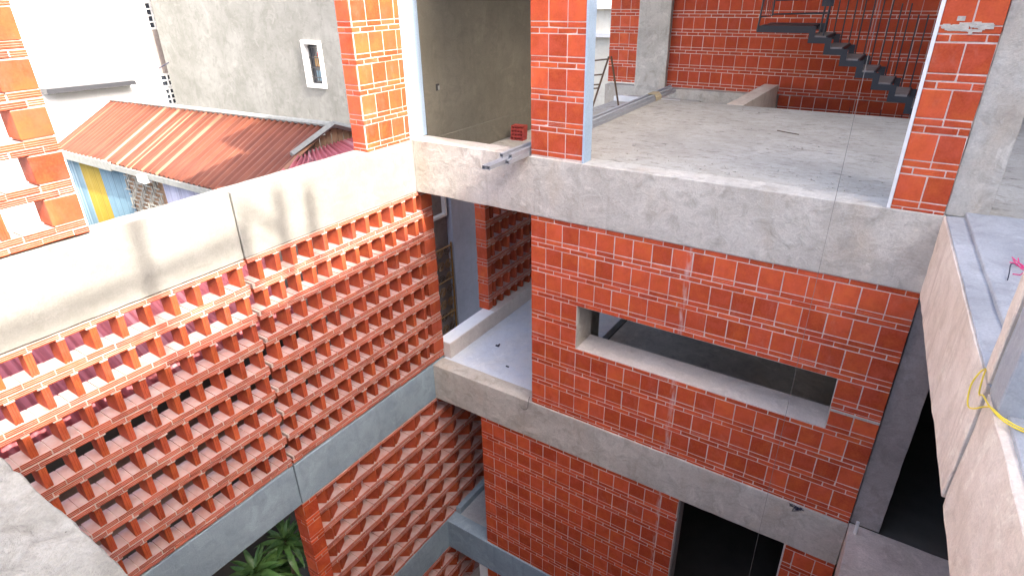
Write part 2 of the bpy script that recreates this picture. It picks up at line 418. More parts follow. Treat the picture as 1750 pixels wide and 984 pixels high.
def screen(rt, mb, o, rz, u0, u1, z0, z1, zref, uref, fins, pitch=PIT, D=0.2, turn=0.0, width=TH, mat='tile_s', solid=()):
    """open screen: shelves of two thin courses, upright tiles between them"""
    for kind, a, b in courses(z0, z1, zref):
        if kind == 'sq':
            if b-a < SQ*0.6: continue
            for u in fins:
                me = rib_mesh(b-a, D*0.95, TH if turn else 0.055, MT[mat], mat+'fin', True)
                if turn:      # two tiles meeting in a V, its point towards the courtyard
                    for th in (-R(36), R(62)):
                        th += random.gauss(0, 0.03); h = D*0.475
                        put(rt, 'upright_tile', me, o, rz, u+math.sin(th)*h+(0.02 if th > 0 else 0), 0.015+math.cos(th)*h+(0.0 if th < 0 else 0.02), (a+b)/2, 0.003, -th)
                else: put(rt, 'upright_tile', me, o, rz, u, D/2, (a+b)/2, 0.004, random.gauss(0, 0.03))
                # mortar squeezed out above and below the tile
                w = random.uniform(0.030, 0.045)*(1.6 if turn else 1)
                if not turn: mortar_box(mb, o, rz, u-w, u+w*random.uniform(.7, 1), -0.002, D*0.9, b-0.001, b+J+0.004)
                else: mortar_box(mb, o, rz, u-w*.6, u+w*.6, 0.03, D*0.8, b-0.001, b+J-0.001)
                mortar_box(mb, o, rz, u-0.024, u+0.024, 0.006, D*0.9, a-J+0.001, a+0.001)
            for (ua, ub) in solid:
                for p, q in spans(ua, ub, ua-J/2, max(pitch, ub-ua+J)):
                    put(rt, 'square_tile', cbox_mesh(q-p, D-0.002, b-a, 0.003, MT[mat], mat), o, rz, (p+q)/2, D/2-0.001, (a+b)/2)
                mortar_box(mb, o, rz, ua+0.014, ub-0.014, 0.006, D-0.006, a-J, b+J)
        else:
            for p, q in spans(u0, u1, uref+(pitch/2 if kind == 't2' else 0), pitch):
                put(rt, 'shelf_tile', rib_mesh(round(q-p, 3), D, b-a, MT[mat], mat+'shelf'), o, rz, (p+q)/2, D/2, (a+b)/2, 0.0028)
            lo = a+0.006 if kind == 't2' else a-J*0.5; hi = b-0.006 if kind == 't1' else b+J*0.5
            mortar_box(mb, o, rz, u0+0.004, u1-0.004, 0.0055, D-0.0055, lo, hi)

# levels
Z1T, Z1B, Z2T, Z2B, Z3T, Z3B = 0.0, -0.661, -3.273, -3.864, -6.411, -7.025
ZR1 = -0.7256            # top of the first square course, storey under the top floor
ZR2 = -3.935
K0 = 1.8892
ZG = -9.7
HALF = R(90)

# ================================================================== GROUND
g = MB(); g.box((-60, -60, ZG-0.3), (60, 60, ZG)); tag(g.build('ground', MT['soil_shade']), 'dark earth ground of the alley far below', 'ground', kind='structure')

# ================================================================== CONCRETE FRAME
JY = -2.495
cthing('concrete_beam', 'long stained concrete beam across the back facade under the top floor', 'beam', ((-0.0, -0.02, Z1B), (5.46, 0.25, Z1T)), MT['grey'], 0.004, group='ring beams of the courtyard')
cthing('concrete_beam', 'sunlit pale parapet beam above left brick screen, far side of the joint', 'beam', ((-0.22, JY+0.006, Z1B), (0.0, 0.25, Z1T)), MT['parapet'], 0.005, group='ring beams of the courtyard')
cthing('concrete_beam', 'sunlit pale parapet beam above left brick screen, near side of the joint', 'beam', ((-0.22, -8.0, Z1B), (0.0, JY-0.006, Z1T)), MT['parapet'], 0.005, group='ring beams of the courtyard')
cthing('concrete_beam', 'concrete beam crossing the back facade between slot window wall and doorway', 'beam', ((0.0, -0.02, Z2B), (5.46, 0.22, Z2T)), MT['grey'], 0.004, group='ring beams of the courtyard')
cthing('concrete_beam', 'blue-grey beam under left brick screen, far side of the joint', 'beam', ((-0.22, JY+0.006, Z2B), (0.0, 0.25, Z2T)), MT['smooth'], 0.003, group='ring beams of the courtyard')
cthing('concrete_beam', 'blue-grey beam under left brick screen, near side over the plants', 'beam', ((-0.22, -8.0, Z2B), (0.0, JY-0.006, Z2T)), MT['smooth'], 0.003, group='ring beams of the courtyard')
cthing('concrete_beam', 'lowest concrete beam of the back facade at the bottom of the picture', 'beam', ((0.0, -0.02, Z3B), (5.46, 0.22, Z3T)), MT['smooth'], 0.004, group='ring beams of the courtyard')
cthing('concrete_beam', 'lowest left beam under the turned-tile screen', 'beam', ((-0.22, -8.0, Z3B), (0.0, 1.4, Z3T)), MT['smooth'], 0.003, group='ring beams of the courtyard')

# right arm: slightly out of square with the facade
RA = math.atan2(0.205, 2.45)
def skew(o):      # turn an object about the corner (5.445, 0) so that the arm opens towards the camera
    T = Matrix.Translation((5.445, 0, 0)) @ Matrix.Rotation(RA, 4, 'Z') @ Matrix.Translation((-5.445, 0, 0))
    o.matrix_world = T @ Matrix.Translation(o.location)
    return o
skew(cthing('concrete_beam', 'beige board-marked edge beam of right gallery, beyond the joint', 'beam', ((5.445, -2.49, -0.68), (5.80, 0.0, -0.002)), MT['form'], 0.005, group='ring beams of the courtyard'))
skew(cthing('concrete_beam', 'pinkish board-marked edge beam of right gallery, nearest the camera', 'beam', ((5.446, -8.0, -0.685), (5.80, -2.545, -0.002)), MT['form'], 0.005, group='ring beams of the courtyard'))
skew(cthing('gallery_ledge', 'blue-grey screeded ledge along the right gallery edge beyond the joint', 'ledge', ((5.455, -2.51, -0.001), (5.60, -0.03, 0.012)), MT['ledge'], 0.003, top=0.006))
skew(cthing('gallery_floor', 'raised blue-grey screed floor of the right gallery', 'floor slab', ((5.575, -2.51, -0.15), (9.4, 0.02, 0.045)), MT['ledge'], 0.003, res=0.25, top=0.006))
skew(cthing('gallery_ledge', 'pale screeded ledge of the right gallery nearest the camera', 'ledge', ((5.49, -8.0, -0.15), (9.4, -2.70, 0.016)), MT['ledge'], 0.003, res=0.2, top=0.008))
skew(cthing('joint_column', 'beige concrete column just beyond the joint of the right gallery', 'column', ((5.447, -2.49, 0.0), (5.75, -2.375, 2.62)), MT['form'], 0.003))
skew(cthing('joint_column', 'mauve-grey concrete column on the near side of the gallery joint', 'column', ((5.448, -2.74, 0.0), (5.80, -2.546, 2.62)), MT['ledge'], 0.003))
jf = MB(); jf.box((5.53, -2.544, -0.66), (5.74, -2.491, 2.6)); skew(tag(jf.build('joint_filler', MT['black'], loc=(5.6, -2.52, -0.6)), 'dark filler strip in the joint of the right gallery', 'joint filler'))

cthing('concrete_column', 'grey concrete column right of the brick pier on the top floor', 'column', ((5.445, 0.02, 0.0), (5.722, 0.40, 2.62)), MT['grey'], 0.004)
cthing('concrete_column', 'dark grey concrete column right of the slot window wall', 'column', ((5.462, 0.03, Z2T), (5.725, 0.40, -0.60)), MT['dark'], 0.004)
cthing('concrete_column', 'concrete column between brickwork on the back wall of the top floor', 'column', ((0.09, 6.52, -0.5), (0.73, 6.9, 2.62)), MT['grey'], 0.004)
# floors of the top storey
cthing('floor_slab', 'scuffed grey top floor slab behind the brick piers', 'floor slab', ((1.50, 0.25, -0.40), (5.45, 4.10, -0.002)), MT['floor'], 0.002, 0.3)
cthing('floor_slab', 'concrete floor behind the column right of the brick pier', 'floor slab', ((5.452, 0.03, -0.40), (9.4, 9.0, 0.004)), MT['floor'], 0.002, 0.4)
cthing('recess_floor', 'sunken floor of top left recess under the brick stack', 'floor slab', ((0.0, 0.25, -0.55), (1.50, 6.6, -0.38)), MT['floor'], 0.003, 0.3)
cthing('recess_wall', 'shaded grey rendered wall of the top left recess', 'wall', ((-0.16, 0.27, -0.38), (0.0, 3.9, 2.62)), MT['render'], 0.004, 0.25)
cthing('recess_plinth', 'thin ledge running along the shaded recess wall', 'ledge', ((0.0, 0.30, -0.38), (0.018, 3.9, -0.055)), MT['render'], 0.003, 0.25)
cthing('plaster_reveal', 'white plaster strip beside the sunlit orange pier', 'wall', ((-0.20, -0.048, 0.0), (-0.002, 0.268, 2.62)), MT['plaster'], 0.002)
b = MB(); b.box((0.052, 0.0, -0.002), (0.10, 0.03, 0.0))
sck = root('wall_socket', 'small dark socket box set in the shaded recess wall', 'socket', (0.0, 0.52, 0.50))
m = MB(); m.box((-0.02, 0.49, 0.50), (0.004, 0.55, 0.58)); m.build('back_box', MT['steel_in'], sck)
m = MB(); m.box((-0.001, 0.525, 0.505), (0.007, 0.556, 0.556)); m.build('loose_cover', MT['trim'], sck)

# loggias
cthing('loggia_floor', 'pale loggia floor with wet patches left of the slot window wall', 'floor slab', ((0.0, 0.22, -3.42), (1.75, 4.2, -3.285)), MT['wetfloor'], 0.002, 0.25)
cthing('loggia_kerb', 'white topped kerb at the open side of the loggia', 'kerb', ((-0.12, 0.262, -3.285), (0.115, 4.2, -3.03)), MT['pale'], 0.003)
cthing('kerb_screed', 'white mortar skim on top of the loggia kerb', 'kerb', ((-0.118, 0.266, -3.034), (0.105, 1.41, -3.022)), MT['white'], 0.002)
cthing('loggia_floor', 'dark wet floor strip beside the turned-tile screen', 'floor slab', ((0.0, 0.22, -6.56), (0.9, 4.2, -6.425)), MT['ledge'], 0.002, 0.25)
cthing('loggia_kerb', 'grey kerb at the foot of the turned-tile screen', 'kerb', ((0.002, 0.225, -6.425), (0.10, 2.6, -6.30)), MT['smooth'], 0.003)
# rooms behind the walls
def room(name, label, x0, x1, y0, y1, z0, z1, wallmat='dark', light_opening=None):
    r = root(name, label, 'room', ((x0+x1)/2, (y0+y1)/2, z0))
    m = MB(); m.box((x0, y0, z0-0.14), (x1, y1, z0)); m.build('room_floor', MT['grey'] if light_opening else MT['soil_shade'], r)
    m = MB(); m.box((x0, y0, z1), (x1, y1, z1+0.12)); m.build('room_ceiling', MT['dark'] if light_opening else MT['soil_shade'], r)
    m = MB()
    for q in rects(y0, y1, z0, z1, [light_opening] if light_opening else []): m.box((x0-0.1, q[0], q[2]), (x0, q[1], q[3]))
    m.build('side_wall', MT['grey'] if light_opening else MT['soil_shade'], r)
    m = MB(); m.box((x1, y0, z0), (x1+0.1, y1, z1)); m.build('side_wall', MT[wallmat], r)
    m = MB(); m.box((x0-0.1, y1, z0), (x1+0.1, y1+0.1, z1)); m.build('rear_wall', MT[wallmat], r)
    return r
room('slot_room', 'dark room seen through the long slot window', 1.86, 5.36, 0.385, 5.0, -3.29, -0.52, 'grey', (1.6, 3.6, -3.4, -0.95))  # side opening to the loggia added to let light into the room
room('door_room', 'black room behind the tall doorway', 0.96, 5.36, 0.225, 4.6, -6.43, -3.96, 'soil_shade')  # floor, ceiling and walls coloured dark for the deep shade inside
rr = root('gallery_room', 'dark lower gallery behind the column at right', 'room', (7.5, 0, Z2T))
m = MB(); m.box((5.95, -7.9, -0.75), (9.3, 6.0, -0.62)); m.box((5.74, 0.3, -0.751), (5.95, 6.0, -0.621)); m.build('room_ceiling', MT['soil_shade'], rr)  # gallery surfaces take a dark colour that stands for their shade
m = MB(); m.box((9.2, -7.9, Z2T), (9.3, 6.0, -0.75)); m.build('side_wall', MT['soil_shade'], rr)
m = MB(); m.box((5.46, 5.9, Z2T), (9.2, 6.0, -0.75)); m.build('rear_wall', MT['soil_shade'], rr)
m = MB(); m.box((5.464, 0.405, Z2T), (5.52, 5.9, -0.66)); m.build('side_wall', MT['soil_shade'], rr)
m = MB(); m.box((5.464, 0.031, -3.5), (9.2, 5.9, Z2T-0.01)); m.build('room_floor', MT['soil_shade'], rr)
m = MB(); m.box((6.6, -1.6, Z2T), (9.2, -1.5, -0.75)); m.build('partition', MT['soil_shade'], rr)
cthing('gallery_slab', 'grey concrete slab of the lower right gallery', 'floor slab', ((5.462, -8.0, -3.86), (9.3, 0.03, Z2T)), MT['brownslab'], 0.005, 0.25, top=0.008)
cthing('gallery_slab', 'floor slab of the bottom right gallery out of reach', 'floor slab', ((5.462, -8.0, -7.0), (9.3, 6.0, -6.42)), MT['dark'], 0.004, 0.5)
# near edge
cthing('near_slab', 'rough pale slab edge at the bottom left corner, nearest the camera', 'floor slab', ((0.0, -9.0, -0.45), (5.3, -5.095, -0.008)), MT['rubble'], 0.006, 0.05, top=0.013)

cthing('near_light_block', 'unseen wall added below the camera to block stray light', 'wall', ((0.0, -5.45, ZG), (5.3, -5.25, -0.46)), MT['pale'], 0.004, 0.5)  # added to cut light from below; pale so it bounces some back
cthing('gallery_light_block', 'wall of the lowest right wing under the gallery slab', 'wall', ((5.50, -5.4, ZG), (5.7, 6.0, -3.87)), MT['grey'], 0.004, 0.5)  # added to cut horizon light low in the courtyard
# unseen storey above; roof slabs and parapet are added to cast shade
cthing('shade_roof_slab', 'unseen roof slab added to keep the rear stair hall dark', 'roof', ((1.9, 3.3, 3.10), (9.4, 9.0, 3.27)), MT['grey'], 0.003, 0.6)
cthing('shade_roof_slab', 'unseen roof slab added to darken the top left recess', 'roof', ((-0.22, 0.25, 3.10), (1.9, 9.0, 3.27)), MT['grey'], 0.003, 0.6)
cthing('concrete_beam', 'beam carried by the three top floor piers', 'beam', ((-0.22, 0.0, 2.62), (5.72, 0.25, 3.10)), MT['grey'], 0.003, 0.6, group='ring beams of the courtyard')
cthing('shade_parapet', 'parapet of the roof over the top floor rooms', 'parapet', ((-0.22, 0.05, 3.27), (-0.02, 9.0, 4.25)), MT['pale'], 0.003, 0.6)
cthing('concrete_beam', 'upper tie beam above the sunlit orange pier', 'beam', ((-0.22, -8.0, 2.61), (0.0, -0.02, 3.27)), MT['pale'], 0.003, 0.4, group='ring beams of the courtyard')
cthing('concrete_beam', 'tie beam on top of the gallery joint columns', 'beam', ((5.66, -2.95, 2.62), (6.0, -2.6, 3.0)), MT['pale'], 0.003, 0.4, group='ring beams of the courtyard')
# unseen house added at right: its roof edge throws the shade line on the left wall
th = root('shade_house', 'unseen taller house added right of the courtyard to cast shade', 'house', (16, -3, ZG))
m = MB(); m.prism([(-18, ZG), (12, ZG), (12, 10.66), (-18, 9.57)], 0, 13.0, 19.0); m.build('house_wall', MT['house_grey'], th)
m = MB(); m.box((13.0, -2.19, 9.0), (19.0, 16.0, 15.3)); m.build('shade_tower', MT['house_grey'], th)  # added block, tall enough to shade the top floor behind the piers
gr = root('shade_guardrail', 'unseen timber guardrail added on the house roof for its shadows', 'railing', (13.2, -4.5, 9.6))  # added out of view to throw rail and post shadows on the parapet beam
m = MB(); m.tube([(13.1, -13, 10.68), (13.1, -4.78, 10.93)], 0.045); m.build('top_rail', MT['wood'], gr)
for y, h in ((-5.78, 11.45), (-4.42, 11.3), (-4.06, 11.2), (-4.86, 11.1), (-9.2, 11.2)):
    m = MB(); m.tube([(13.1, y, 9.4), (13.1, y+0.06, h)], 0.05); m.build('post', MT['wood'], gr)
m = MB(); m.tube([(13.1, -4.78, 11.25), (13.1, -4.38, 10.85)], 0.03); m.build('brace', MT['wood'], gr)

# ================================================================== BRICK WALLS OF THE BACK FACADE
slot = (K0+2*PIT+0.002, K0+15*PIT+0.0, ZR1-5*PER+TH+2*J-0.004, ZR1-3*PER+0.004)
w = root('facade_wall', 'red tiled facade wall pierced by a long slot window', 'brick wall', (3.57, 0.19, Z2T))
mb = MB(); face(w, mb, (0, 0), 0, 1.694, 5.455, Z2T, Z1B, ZR1, K0, 0.20, [slot]); mb.build('mortar', MT['mortar'], w)
m = MB(); m.box((slot[0]-0.001, 0.004, slot[2]-0.06), (slot[1]+0.001, 0.39, slot[2]+0.005)); m.build('window_sill', MT['sill'], w)
m = MB(); m.box((slot[0]-0.09, 0.006, slot[2]), (slot[0]+0.004, 0.388, slot[3])); m.build('window_jamb', MT['grey'], w)
m = MB(); m.box((slot[1]-0.006, 0.003, slot[2]), (slot[1]+0.09, 0.389, slot[3])); m.build('window_jamb', MT['grey'], w)
m = MB(); m.box((slot[0], 0.052, slot[3]-0.004), (slot[1], 0.387, slot[3]+0.06)); m.build('window_lintel', MT['dark'], w)
mb = MB()
for a, b, c, d in rects(1.70, 5.45, Z2T, Z1B, [slot]): mortar_box(mb, (0, 0), 0, a, b, 0.202, 0.384, c, d)
mb.build('wall_core', MT['grey'], w)
w = root('facade_wall', 'deep red tiled wall left of the black doorway', 'brick wall', (2.29, 0.1, Z3T))
mb = MB(); face(w, mb, (0, 0), 0, 0.824, 3.757, Z3T, Z2B, ZR2, 1.025, 0.20); mb.build('mortar', MT['mortar'], w)
m = MB(); m.box((3.758, 0.03, Z3T), (3.775, 0.22, Z2B)); m.build('door_jamb', MT['dark'], w)
w = root('facade_wall', 'short red tiled wall right of the black doorway', 'brick wall', (5.2, 0.1, Z3T))
mb = MB(); face(w, mb, (0, 0), 0, 4.965, 5.455, Z3T, Z2B, ZR2, 5.06, 0.20); mb.build('mortar', MT['mortar'], w)
m = MB(); m.box((4.947, 0.005, Z3T), (4.964, 0.22, Z2B)); m.build('door_jamb', MT['pale'], w)
w = root('facade_wall', 'red tiled wall below the lowest beam at the bottom edge', 'brick wall', (3.0, 0.1, ZG))
mb = MB(); face(w, mb, (0, 0), 0, 0.80, 2.6, -8.0, Z3B, ZR2-10*PER+0.07, 1.0, 0.20); mortar_box(mb, (0, 0), 0, 0.80, 5.4, 0.01, 0.2, ZG, -8.0); mb.build('mortar', MT['mortar'], w)
m = MB(); m.box((0.63, 0.0, ZG), (0.795, 0.12, Z3B)); tag(m.build('door_post', MT['white'], loc=(0.71, 0.06, ZG)), 'white post under the lowest beam', 'post')
# the missing course in the facade wall: a mortar bed left open right of the slot
m = MB(); m.box((slot[1]+0.006, -0.012, slot[2]+0.222), (5.456, 0.03, slot[2]+0.246)); m.build('open_bed', MT['grey'], bpy.data.objects['facade_wall'])

# top-floor piers
w = root('brick_pier', 'sunlit orange tiled pier at the left end of the top floor', 'brick pier', (-0.11, -0.4, 0))
mb = MB(); face(w, mb, (0, 0), HALF, -0.765, -0.05, 0.0, 2.62, 0.29, -0.765+0.01, 0.11, core=False)
face(w, mb, (0, -0.765), 0, -0.222, -0.004, 0.0, 2.62, 0.29, -0.222, 0.05, core=False); mortar_box(mb, (0, 0), HALF, -0.7595, -0.05, 0.0045, 0.218, 0.0, 2.62); mb.build('mortar', MT['mortar'], w)
w = root('brick_pier', 'three tiles wide red pier between the top floor openings', 'brick pier', (2.0, 0.1, 0))
mb = MB(); face(w, mb, (0, 0), 0, 1.70, 2.315, 0.0, 2.62, 0.275, 1.695, 0.16); mb.build('mortar', MT['mortar'], w)
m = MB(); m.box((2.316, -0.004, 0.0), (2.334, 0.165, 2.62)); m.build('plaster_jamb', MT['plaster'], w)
w = root('brick_pier', 'red tiled pier with patched cement marks beside the grey column', 'brick pier', (5.26, 0.1, 0))
mb = MB(); face(w, mb, (0, 0), 0, 5.085, 5.443, 0.0, 2.62, 0.28, 5.06, 0.16); mb.build('mortar', MT['mortar'], w)
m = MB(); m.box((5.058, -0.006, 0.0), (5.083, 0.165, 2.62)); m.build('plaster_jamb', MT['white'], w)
m = MB()
for i in range(26):
    x = random.uniform(5.11, 5.36); z = 1.335+random.gauss(0, 0.016); a = random.uniform(0.012, 0.05); c = random.uniform(0.006, 0.016)
    m.box((x-a, -0.004-random.random()*0.003, z-c), (x+a, 0.004, z+c))
m.build('cement_patch', MT['grey'], w)
# back wall of the top floor
w = root('rear_wall', 'shaded red tiled wall behind the steel stair', 'brick wall', (3.4, 6.7, -3.2))
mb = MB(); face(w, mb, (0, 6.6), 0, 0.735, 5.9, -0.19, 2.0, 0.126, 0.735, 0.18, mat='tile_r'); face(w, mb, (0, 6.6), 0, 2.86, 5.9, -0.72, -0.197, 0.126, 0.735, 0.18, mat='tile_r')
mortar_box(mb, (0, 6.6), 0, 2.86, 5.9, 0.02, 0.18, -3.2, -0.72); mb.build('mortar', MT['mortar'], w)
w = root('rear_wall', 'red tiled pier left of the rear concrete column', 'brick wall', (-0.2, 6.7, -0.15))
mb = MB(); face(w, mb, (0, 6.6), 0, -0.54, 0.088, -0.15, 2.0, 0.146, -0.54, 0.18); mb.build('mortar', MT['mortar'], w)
cthing('concrete_beam', 'grey concrete upstand below the rear brick wall', 'beam', ((-0.55, 6.50, -0.9), (2.84, 6.78, -0.20)), MT['grey'], 0.004, group='ring beams of the courtyard')
cthing('low_wall', 'low concrete wall end with pinkish top behind the floor slab', 'wall', ((2.60, 4.12, -3.0), (2.85, 6.5, -0.005)), MT['form'], 0.004)
cthing('white_kerb', 'white kerb across the recess near the trestle', 'kerb', ((0.02, 5.72, -0.38), (1.3, 5.86, -0.29)), MT['white'], 0.003)
cthing('rear_wall', 'plain rear wall of the right hand rooms', 'wall', ((5.95, 8.9, -0.2), (9.4, 9.0, 3.1)), MT['render'], 0.003, 0.6)

# ================================================================== LEFT BRICK SCREENS (plane x = 0)
w = root('brick_screen', 'open tile screen left of the courtyard, far panel beyond the joint', 'brick screen', (-0.1, -1.2, Z2T), 'open tile screens')
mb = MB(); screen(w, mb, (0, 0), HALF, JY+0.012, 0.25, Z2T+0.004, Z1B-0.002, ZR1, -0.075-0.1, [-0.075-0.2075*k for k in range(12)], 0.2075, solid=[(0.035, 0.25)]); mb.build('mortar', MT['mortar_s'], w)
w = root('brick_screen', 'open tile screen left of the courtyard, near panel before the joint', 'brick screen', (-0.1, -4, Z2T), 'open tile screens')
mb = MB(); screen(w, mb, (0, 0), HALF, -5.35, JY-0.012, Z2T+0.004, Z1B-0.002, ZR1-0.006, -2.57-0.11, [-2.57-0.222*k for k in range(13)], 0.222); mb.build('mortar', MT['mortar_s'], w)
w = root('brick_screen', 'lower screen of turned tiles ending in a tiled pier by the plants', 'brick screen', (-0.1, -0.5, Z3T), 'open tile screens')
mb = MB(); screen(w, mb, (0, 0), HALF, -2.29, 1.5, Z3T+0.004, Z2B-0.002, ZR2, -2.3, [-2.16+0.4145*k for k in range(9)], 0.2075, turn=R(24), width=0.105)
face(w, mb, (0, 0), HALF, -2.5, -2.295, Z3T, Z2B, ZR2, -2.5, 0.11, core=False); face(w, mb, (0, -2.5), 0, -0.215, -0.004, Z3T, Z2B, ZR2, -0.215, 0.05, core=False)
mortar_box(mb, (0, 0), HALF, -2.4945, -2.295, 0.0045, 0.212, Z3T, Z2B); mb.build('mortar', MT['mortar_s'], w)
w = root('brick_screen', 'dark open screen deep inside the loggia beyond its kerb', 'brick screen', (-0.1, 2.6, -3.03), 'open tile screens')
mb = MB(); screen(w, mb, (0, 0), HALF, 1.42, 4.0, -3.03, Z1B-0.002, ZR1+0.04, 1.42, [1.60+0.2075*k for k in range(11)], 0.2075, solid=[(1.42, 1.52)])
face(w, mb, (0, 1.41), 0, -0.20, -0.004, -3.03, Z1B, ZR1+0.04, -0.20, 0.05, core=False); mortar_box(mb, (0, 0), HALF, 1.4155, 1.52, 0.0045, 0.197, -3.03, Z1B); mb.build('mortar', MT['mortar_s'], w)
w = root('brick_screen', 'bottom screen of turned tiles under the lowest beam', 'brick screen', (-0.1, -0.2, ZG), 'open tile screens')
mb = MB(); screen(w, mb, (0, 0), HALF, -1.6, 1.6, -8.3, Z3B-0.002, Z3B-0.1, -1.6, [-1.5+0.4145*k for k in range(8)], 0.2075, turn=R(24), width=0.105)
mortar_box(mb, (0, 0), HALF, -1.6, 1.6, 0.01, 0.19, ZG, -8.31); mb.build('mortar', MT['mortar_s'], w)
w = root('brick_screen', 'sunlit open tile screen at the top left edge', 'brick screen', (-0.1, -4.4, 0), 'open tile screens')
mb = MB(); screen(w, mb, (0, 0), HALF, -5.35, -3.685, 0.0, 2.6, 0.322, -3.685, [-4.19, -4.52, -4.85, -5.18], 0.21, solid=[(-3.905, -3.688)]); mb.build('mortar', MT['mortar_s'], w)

# ================================================================== THINGS ON THE FLOORS
def tube_sq(label, p0, p1, s=0.042, rope=False):
    p0, p1 = Vector(p0), Vector(p1); d = (p1-p0); L = d.length
    rt = root('steel_tube', label, 'steel tube', p0, 'box section steel tubes')
    h = s/2; t = 0.004
    outer = [(-h, -h), (h, -h), (h, h), (-h, h)]; inner = [(-h+t, -h+t), (h-t, -h+t), (h-t, h-t), (-h+t, h-t)]
    v = []; f = []
    for y in (0, L):
        v += [(x, y, z) for x, z in outer]+[(x, y, z) for x, z in inner]
    for i in range(4):
        j = (i+1) % 4
        f += [(i, j, 8+j, 8+i), (4+j, 4+i, 12+i, 12+j), (j, i, 4+i, 4+j), (8+i, 8+j, 12+j, 12+i)]
    me = bpy.data.meshes.new('tube_wall'); me.from_pydata(v, [], f); me.update()
    bm = bmesh.new(); bm.from_mesh(me); bmesh.ops.recalc_face_normals(bm, faces=bm.faces); bm.to_mesh(me); bm.free()
    o = link('tube_wall', me, MT['steel'], rt); o.rotation_euler = Vector((0, 1, 0)).rotation_difference(d.normalized()).to_euler()
    me2 = bpy.data.meshes.new('tube_end_shade'); k = h-t-0.0005  # dark caps inside both ends stand for the shade in the bore
    me2.from_pydata([(x, y, z) for y in (0.05, L-0.05) for x, z in ((-k, -k), (k, -k), (k, k), (-k, k))], [], [(0, 1, 2, 3), (7, 6, 5, 4)]); me2.update()
    o2 = link('tube_end_shade', me2, MT['steel_in'], rt); o2.rotation_euler = o.rotation_euler
    return rt
tube_sq('steel tube reaching farthest over the sill, left one', (1.575, -0.70, 0.022), (1.43, 4.75, 0.022))
tube_sq('steel tube reaching farthest over the sill, right one', (1.622, -0.69, 0.022), (1.475, 4.62, 0.022))
tube_sq('steel tube lying on top of the bundle over the sill', (1.555, -0.36, 0.066), (1.40, 4.98, 0.066))
tube_sq('steel tube nearest the middle pier, short of the others', (1.672, -0.42, 0.022), (1.525, 4.86, 0.022))
tube_sq('steel tube stacked second high beside the top one', (1.655, -0.34, 0.066), (1.50, 4.80, 0.066))
m = MB()
for k in range(9):
    y = 3.90+0.028*k+random.uniform(-.008, .008); x = 1.495-0.028*(y-3.9)
    m.tube([(x-0.085, y, 0.0), (x-0.09, y+.01, 0.05), (x-0.06, y, 0.094), (x+0.03, y+0.015, 0.096), (x+0.08, y, 0.05), (x+0.085, y-.01, 0.0)], 0.011, 6)
tag(m.build('rope_tie', MT['rope'], loc=(1.48, 4.0, 0)), 'frayed straw rope tying the far ends of the steel tubes', 'rope')

# hollow bricks
def hollow_brick(label, loc, rz, nx=4):
    rt = root('hollow_brick', label, 'brick', loc, 'stack of hollow bricks')
    X, Y, Z = 0.205, 0.13, 0.052; e = 0.012
    m = MB(); cw = (X-e)/nx
    for i in range(nx+1): m.box((-X/2+i*cw, -Y/2, 0), (-X/2+i*cw+e, Y/2, Z))
    m.box((-X/2, -Y/2+0.001, 0.0), (X/2, Y/2-0.001, e)); m.box((-X/2, -Y/2+0.001, Z-e), (X/2, Y/2-0.001, Z)); m.box((-X/2, Y/2-0.02, 0.001), (X/2, Y/2-0.002, Z-0.001))
    me = bpy.data.meshes.new('brick_shell'); me.from_pydata(m.v, [], m.f); me.update(); o = link('brick_shell', me, MT['redbrick'], rt); rt.rotation_euler = (0, 0, rz)
    return rt
for i, lb in enumerate(('lowest hollow red brick of the stack in the recess', 'second hollow red brick from the floor in the stack', 'third hollow red brick from the floor in the stack', 'topmost hollow red brick of the stack in the recess')):
    hollow_brick(lb, (0.22+0.004*i, 2.02+0.003*(i % 2), -0.38+0.053*i), R(4+2*(i % 2)))
# stair
st = root('steel_stair', 'dark folded plate steel stair against the rear wall', 'stair', (4.0, 5.6, -0.2))
rise, go = 0.1535, 0.2445
x0, zt0 = 3.40, 1.03
pts_top = [(2.63, 1.03), (3.40, 1.03)]; x, z = 3.40, 1.03
steps = []
for i in range(9):
    z -= rise; pts_top += [(x+0.0, z)]; steps.append((x, z)); x += go; pts_top += [(x, z)]
for yy in (5.2, 6.05):
    m = MB(); th = 0.085
    m.box((2.63, yy, 0.93), (3.40, yy+0.012, 1.03))
    zz = 1.03; xx = 3.40
    for i in range(9):
        m.box((xx-0.0, yy, zz-rise-th), (xx+th, yy+0.012, zz))
        m.box((xx+th, yy+0.0005, zz-rise-th), (xx+go, yy+0.0115, zz-rise)); zz -= rise; xx += go
    m.build('stringer', MT['steel_d'], st)
for (sx, sz) in steps:
    m = MB(); m.box((sx+0.005, 5.215, sz-0.006), (sx+go+0.01, 6.045, sz+0.022)); tp = m.build('tread', MT['dark'], st)
    m = MB(); m.box((sx+go-0.004, 5.212, sz-0.03), (sx+go+0.014, 6.048, sz+0.026)); m.build('nosing', MT['steel_d'], tp)
m = MB(); m.box((2.63, 5.215, 0.985), (3.40, 6.045, 1.02)); m.build('landing', MT['steel_d'], st)
for i in range(17):
    xx = 3.50+0.1225*i; zz = 1.03-rise*(int((xx-3.40)/go)+1)
    m = MB(); m.tube([(xx, 6.07, zz), (xx+0.0, 6.07, zz+1.05)], 0.011, 6); m.build('baluster', MT['steel_d'], st)
for i in range(7):
    xx = 4.02+0.14*i; m = MB(); m.tube([(xx, 5.3, -0.8), (xx, 5.3, -0.16+0.06*math.sin(i*2.1))], 0.008, 6); m.build('lower_baluster', MT['rod'], st)
m = MB(); m.tube([(2.64, 5.21, 0.95), (2.66, 5.21, 1.25), (2.70, 5.21, 2.0)], 0.016, 6); m.tube([(2.66, 5.21, 1.15), (2.83, 5.21, 1.17), (2.83, 5.21, 2.0)], 0.014, 6)
